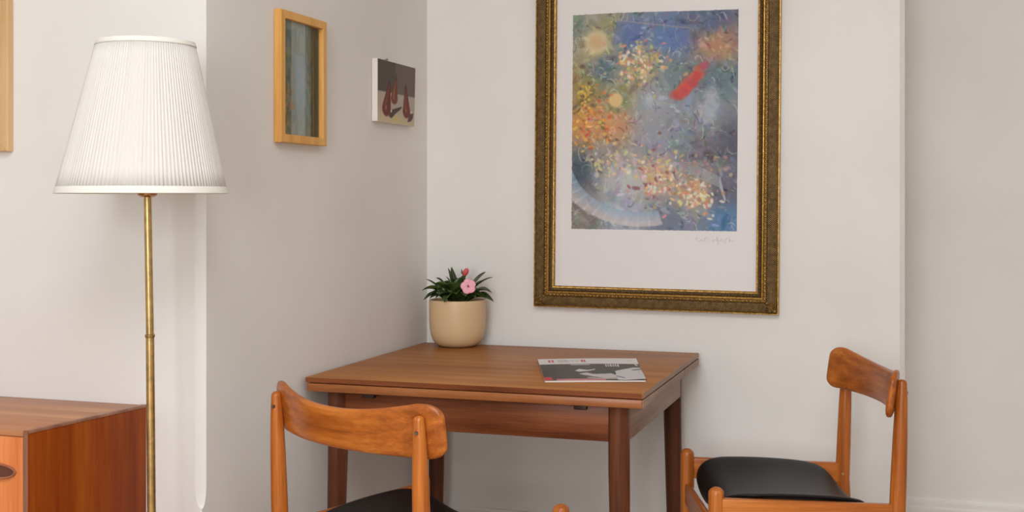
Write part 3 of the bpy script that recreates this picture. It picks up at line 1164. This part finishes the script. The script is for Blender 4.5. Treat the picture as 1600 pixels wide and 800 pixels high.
def left_frame():
    x1, z0, W, H, t, fw_ = -.518, 1.320, .62, .85, .02, .048
    g = thing('framed_picture', 'pale oak framed picture above the sideboard, cut off by the left edge', 'picture', (x1 - W / 2, YA, z0))
    cs = [(0, 0, 1, 1), (W, 0, -1, 1), (W, H, -1, -1), (0, H, 1, -1)]
    prof = [(.001, .001), (0, .002), (0, t - .002), (.002, t), (fw_ - .001, t), (fw_, t - .001), (fw_, .004)]
    for k in range(4):
        bm = bmesh.new()
        (xa, za, sa, ta), (xb, zb, sb, tb) = cs[k], cs[(k + 1) % 4]
        add_rings(bm, [[(xa + sa * d - W / 2, -p, za + ta * d) for d, p in prof], [(xb + sb * d - W / 2, -p, zb + tb * d) for d, p in prof]])
        obj('frame_rail' if k % 2 == 0 else 'frame_stile', bm, M['oak'], g, smooth=False)
    obj('paper_sheet', box(-W / 2 + .04, W / 2 - .04, -.007, -.002, .04, H - .04), M['paper'], g, smooth=False)


left_frame()

# ------------------------------------------------------------------ sideboard
SX0, SX1, SY0, SY1, SZ0, SZ1 = -1.75, -.1815, -1.706, -1.3545, .15, .7335
B = thing('sideboard', 'teak sideboard with oval handle, left of the brass lamp', 'sideboard', ((SX0 + SX1) / 2, (SY0 + SY1) / 2, 0))
ox, oy = B.location.x, B.location.y


def sb(x0, x1, y0, y1, z0, z1, bev=.0015):
    bm = box(x0 - ox, x1 - ox, y0 - oy, y1 - oy, z0, z1, bev)
    for v in bm.verts:          # the right side flares a little towards the wall
        if v.co.x > .6:
            v.co.x += .102 * (v.co.y + oy - SY0)
    return bm


obj('top_panel', sb(SX0 + .0118, SX1 - .0118, SY0 + .002, SY1, .7205, SZ1 - .0008), M['sideX'], B)
for a, b in ((SX0, SX0 + .0118), (SX1 - .0118, SX1)):
    s_ = obj('side_panel', sb(a, b, SY0, SY1, SZ0, SZ1, .001), M['sideZ'], B)
    e = obj('edge_strip', sb(a + .0004, b - .0004, SY0 - .0012, SY0 + .004, SZ0 + .001, SZ1 - .001, .0008), M['sideE'], s_)
    e['label'] = 'pale rounded front edge'
    e2 = obj('top_strip', sb(a + .0004, b + (.0016 if b > -1 else 0), SY0 + .002, SY1, SZ1 - .0058, SZ1 + .0006, .001), M['sideE'], s_)
obj('bottom_panel', sb(SX0 + .0118, SX1 - .0118, SY0 + .004, SY1, SZ0, SZ0 + .018), M['sideX'], B)
obj('back_panel', sb(SX0 + .0118, SX1 - .0118, SY1 - .008, SY1, SZ0 + .018, .7205), M['sideF'], B)


def handle(cx, cz, hw, hh, par):
    """oval finger pull: a raised wooden ring round a dished hollow"""
    n = 40
    bm = bmesh.new()
    yf = SY0 + .0035
    prof = [(1.0, .0), (1.0, -.003), (.96, -.0052), (.9, -.0056), (.74, -.004), (.70, 0)]
    rings = []
    for s, d in prof:
        rr = []
        for i in range(n):
            a_ = 2 * PI * i / n
            k = hw - hh * (1 - s) * 1.0
            rr.append((cx - ox + (hw - (1 - s) * hh) * math.copysign(abs(math.cos(a_)) ** .9, math.cos(a_)), yf + d - oy, cz + hh * s * math.sin(a_)))
        rings.append(rr)
    add_rings(bm, rings, True, False, False)
    h = obj('handle', bm, M['handlewood'], par)
    h['label'] = 'oval wooden finger pull'
    bm = bmesh.new()
    rings = []
    for s, d in ((.74, -.0012), (.66, .0), (.3, .0), (.02, .0)):
        rings.append([(cx - ox + (hw - (1 - s) * hh if s > .5 else hw * s) * math.cos(2 * PI * i / n), yf + d - .0008 - oy, cz + hh * s * math.sin(2 * PI * i / n)) for i in range(n)])
    add_rings(bm, rings, True, False, True)
    # the dish is its own dark surface inside the ring
    obj('handle_hollow', bm, M['recess'], par)


DW = (SX1 - SX0 - .0236) / 3
for k in range(3):
    x0 = SX0 + .0118 + DW * k + .0012
    d_ = obj('door', sb(x0, x0 + DW - .0024, SY0 + .0035, SY0 + .0215, SZ0 + .0195, .7192, .001), M['sideF'], B)
    if k == 2:
        handle(-.2128 - .06, .6468, .06, .0172, d_)
    else:
        handle(x0 + DW - .06 - .022, .6468, .06, .0172, d_)
for x in (SX0 + .12, SX1 - .12):
    for y in (SY0 + .05, SY1 - .05):
        obj('leg', tube([(x - ox, y - oy, 0), (x - ox, y - oy, .1502)], [.012, .019], 20), M['sideZ'], B)

# ------------------------------------------------------------------ floor lamp
LMP = thing('floor_lamp', 'brass floor lamp with white pleated shade beside the sideboard', 'lamp', (.006, -1.575, 0))
bm = bmesh.new()
add_lathe(bm, [(.0005, 0), (.135, 0), (.137, .004), (.136, .010), (.13, .015), (.06, .02), (.016, .024), (.013, .04), (.0105, .045)], 56, (.020, 0))
obj('base', bm, M['brass'], LMP)
bm = bmesh.new()
add_tube(bm, [(.020, 0, .03), (.0108, 0, .922)], [.0088, .0086], 28)
obj('pole', bm, M['brass'], LMP)
bm = bmesh.new()
add_tube(bm, [(.0108, 0, .922), (.0045, 0, 1.235)], [.0080, .0078], 28)
obj('pole', bm, M['brass'], LMP)
bm = bmesh.new()
add_tube(bm, [(.0109, 0, .9165), (.0108, 0, .9195), (.0108, 0, .9225), (.0107, 0, .9245)], [.0092, .0104, .0104, .0086], 28)
obj('collar', bm, M['brass'], LMP)
bm = bmesh.new()
add_tube(bm, [(.0046, 0, 1.2095), (.0046, 0, 1.213), (.0044, 0, 1.219), (.0044, 0, 1.222)], [.014, .0195, .0208, .016], 32)
cp = obj('socket_cap', bm, M['copper'], LMP)
cp['label'] = 'copper coloured cap'
bm = bmesh.new()
add_lathe(bm, [(.016, 1.222), (.017, 1.27), (.013, 1.28), (.016, 1.30), (.028, 1.33), (.031, 1.35), (.028, 1.372), (.016, 1.384), (.0005, 1.387)], 28, (.004, 0))
obj('bulb', bm, M['bulb'], LMP)
# shade: pleated cone between two plain bands
ZB, ZT, RB, RTP = 1.2165, 1.533, .1735, .0985
XB, XT = -.008, .0015


def sh(z):
    t_ = (z - ZB) / (ZT - ZB)
    return RB + (RTP - RB) * t_, XB + (XT - XB) * t_


bm = bmesh.new()
NP, per = 128, 8
rings = []
rgs = random.Random(4)
jit = [rgs.uniform(.6, 1.3) for _ in range(NP)]
for k in range(9):
    z = ZB + .012 + (ZT - ZB - .021) * k / 8
    r_, cx = sh(z)
    ring = []
    for i in range(NP * per):
        a_ = 2 * PI * i / (NP * per)
        ph = (i % per) / per
        d = .0010 * jit[i // per] * math.cos(2 * PI * ph)
        ring.append((cx + (r_ + d) * math.cos(a_), (r_ + d) * math.sin(a_), z))
    rings.append(ring)
add_rings(bm, rings, True, False, False)
shd = obj('lamp_shade', bm, M['shade'], LMP, angle=180)
md = shd.modifiers.new('thick', 'SOLIDIFY')
md.thickness = .0008
shd['label'] = 'white pleated fabric shade'
for z0, z1, nm in ((ZB, ZB + .0145, 'bottom_band'), (ZT - .0105, ZT, 'top_band')):
    bm = bmesh.new()
    rings = []
    (r0, c0), (r1, c1) = sh(z0), sh(z1)
    for r_, c_, z in ((r0 - .002, c0, z0 + .0006), (r0 + .0008, c0, z0), (r0 + .0018, c0, z0 + .001), (r1 + .0018, c1, z1 - .001), (r1 + .0008, c1, z1), (r1 - .002, c1, z1 - .0006)):
        rings.append([(c_ + r_ * math.cos(2 * PI * i / 120), r_ * math.sin(2 * PI * i / 120), z) for i in range(120)])
    rings.append(rings[0])
    V = add_rings(bm, rings, True, False, False)
    bmesh.ops.remove_doubles(bm, verts=bm.verts[:], dist=1e-6)
    obj(nm, bm, M['shadetrim'], shd)
bm = bmesh.new()
for k in range(3):
    a_ = 2 * PI * k / 3 + .3
    add_tube(bm, [(.004, 0, 1.275), (.004 + .06 * math.cos(a_), .06 * math.sin(a_), 1.275), (XB + .157 * math.cos(a_), .157 * math.sin(a_), 1.275)], [.0014] * 3, 8)
add_lathe(bm, [(.0135, 1.272), (.0175, 1.272), (.0175, 1.279), (.0135, 1.279)], 24, (.004, 0))
obj('shade_carrier', bm, M['steel'], shd)

# ------------------------------------------------------------------ light
w = bpy.data.worlds.new('World')
S.world = w
w.use_nodes = True
bg = w.node_tree.nodes['Background']
bg.inputs['Color'].default_value = (.82, .9, 1.0, 1)
bg.inputs['Strength'].default_value = 1.0


def area(name, loc, rot, sx, sy, power, col):
    l = bpy.data.lights.new(name, 'AREA')
    l.shape = 'RECTANGLE'
    l.size, l.size_y = sx, sy
    l.energy = power
    l.color = col
    o = link(bpy.data.objects.new(name, l))
    o.location = loc
    o.rotation_euler = rot
    return o


WA, WB, WC = 10, 110, 61
for (a, b), pw in zip(WINS, (WA, WB)):
    area('window_daylight', ((a + b) / 2, YF - .22, (WZ0 + WZ1) / 2), (R(90), 0, 0), b - a, WZ1 - WZ0, pw, (.88, .945, 1))
area('ceiling_fill', (1.25, -3.35, HC - .03), (0, 0, 0), 1.6, 1.6, WC, (.92, .96, 1))  # unseen overhead fill without a fixture, added to lift side wall and recess

# ------------------------------------------------------------------ camera
cam = bpy.data.cameras.new('Camera')
co = link(bpy.data.objects.new('Camera', cam))
co.location = (1.52, -3.75, 1.20)
co.rotation_euler = (R(90), 0, R(18.07))
cam.sensor_width = 36
cam.lens = 36 * 1900 / 1600
cam.shift_y = (315 - 400) / 1600
cam.clip_start = .05
S.camera = co

S.view_settings.view_transform = 'Standard'
S.view_settings.look = 'None'
S.view_settings.exposure = 0.0
S.view_settings.gamma = 1.0
S.view_settings.use_curve_mapping = False
S.cycles.use_denoising = True
S.cycles.max_bounces = 10
S.cycles.diffuse_bounces = 7
S.cycles.sample_clamp_indirect = 8
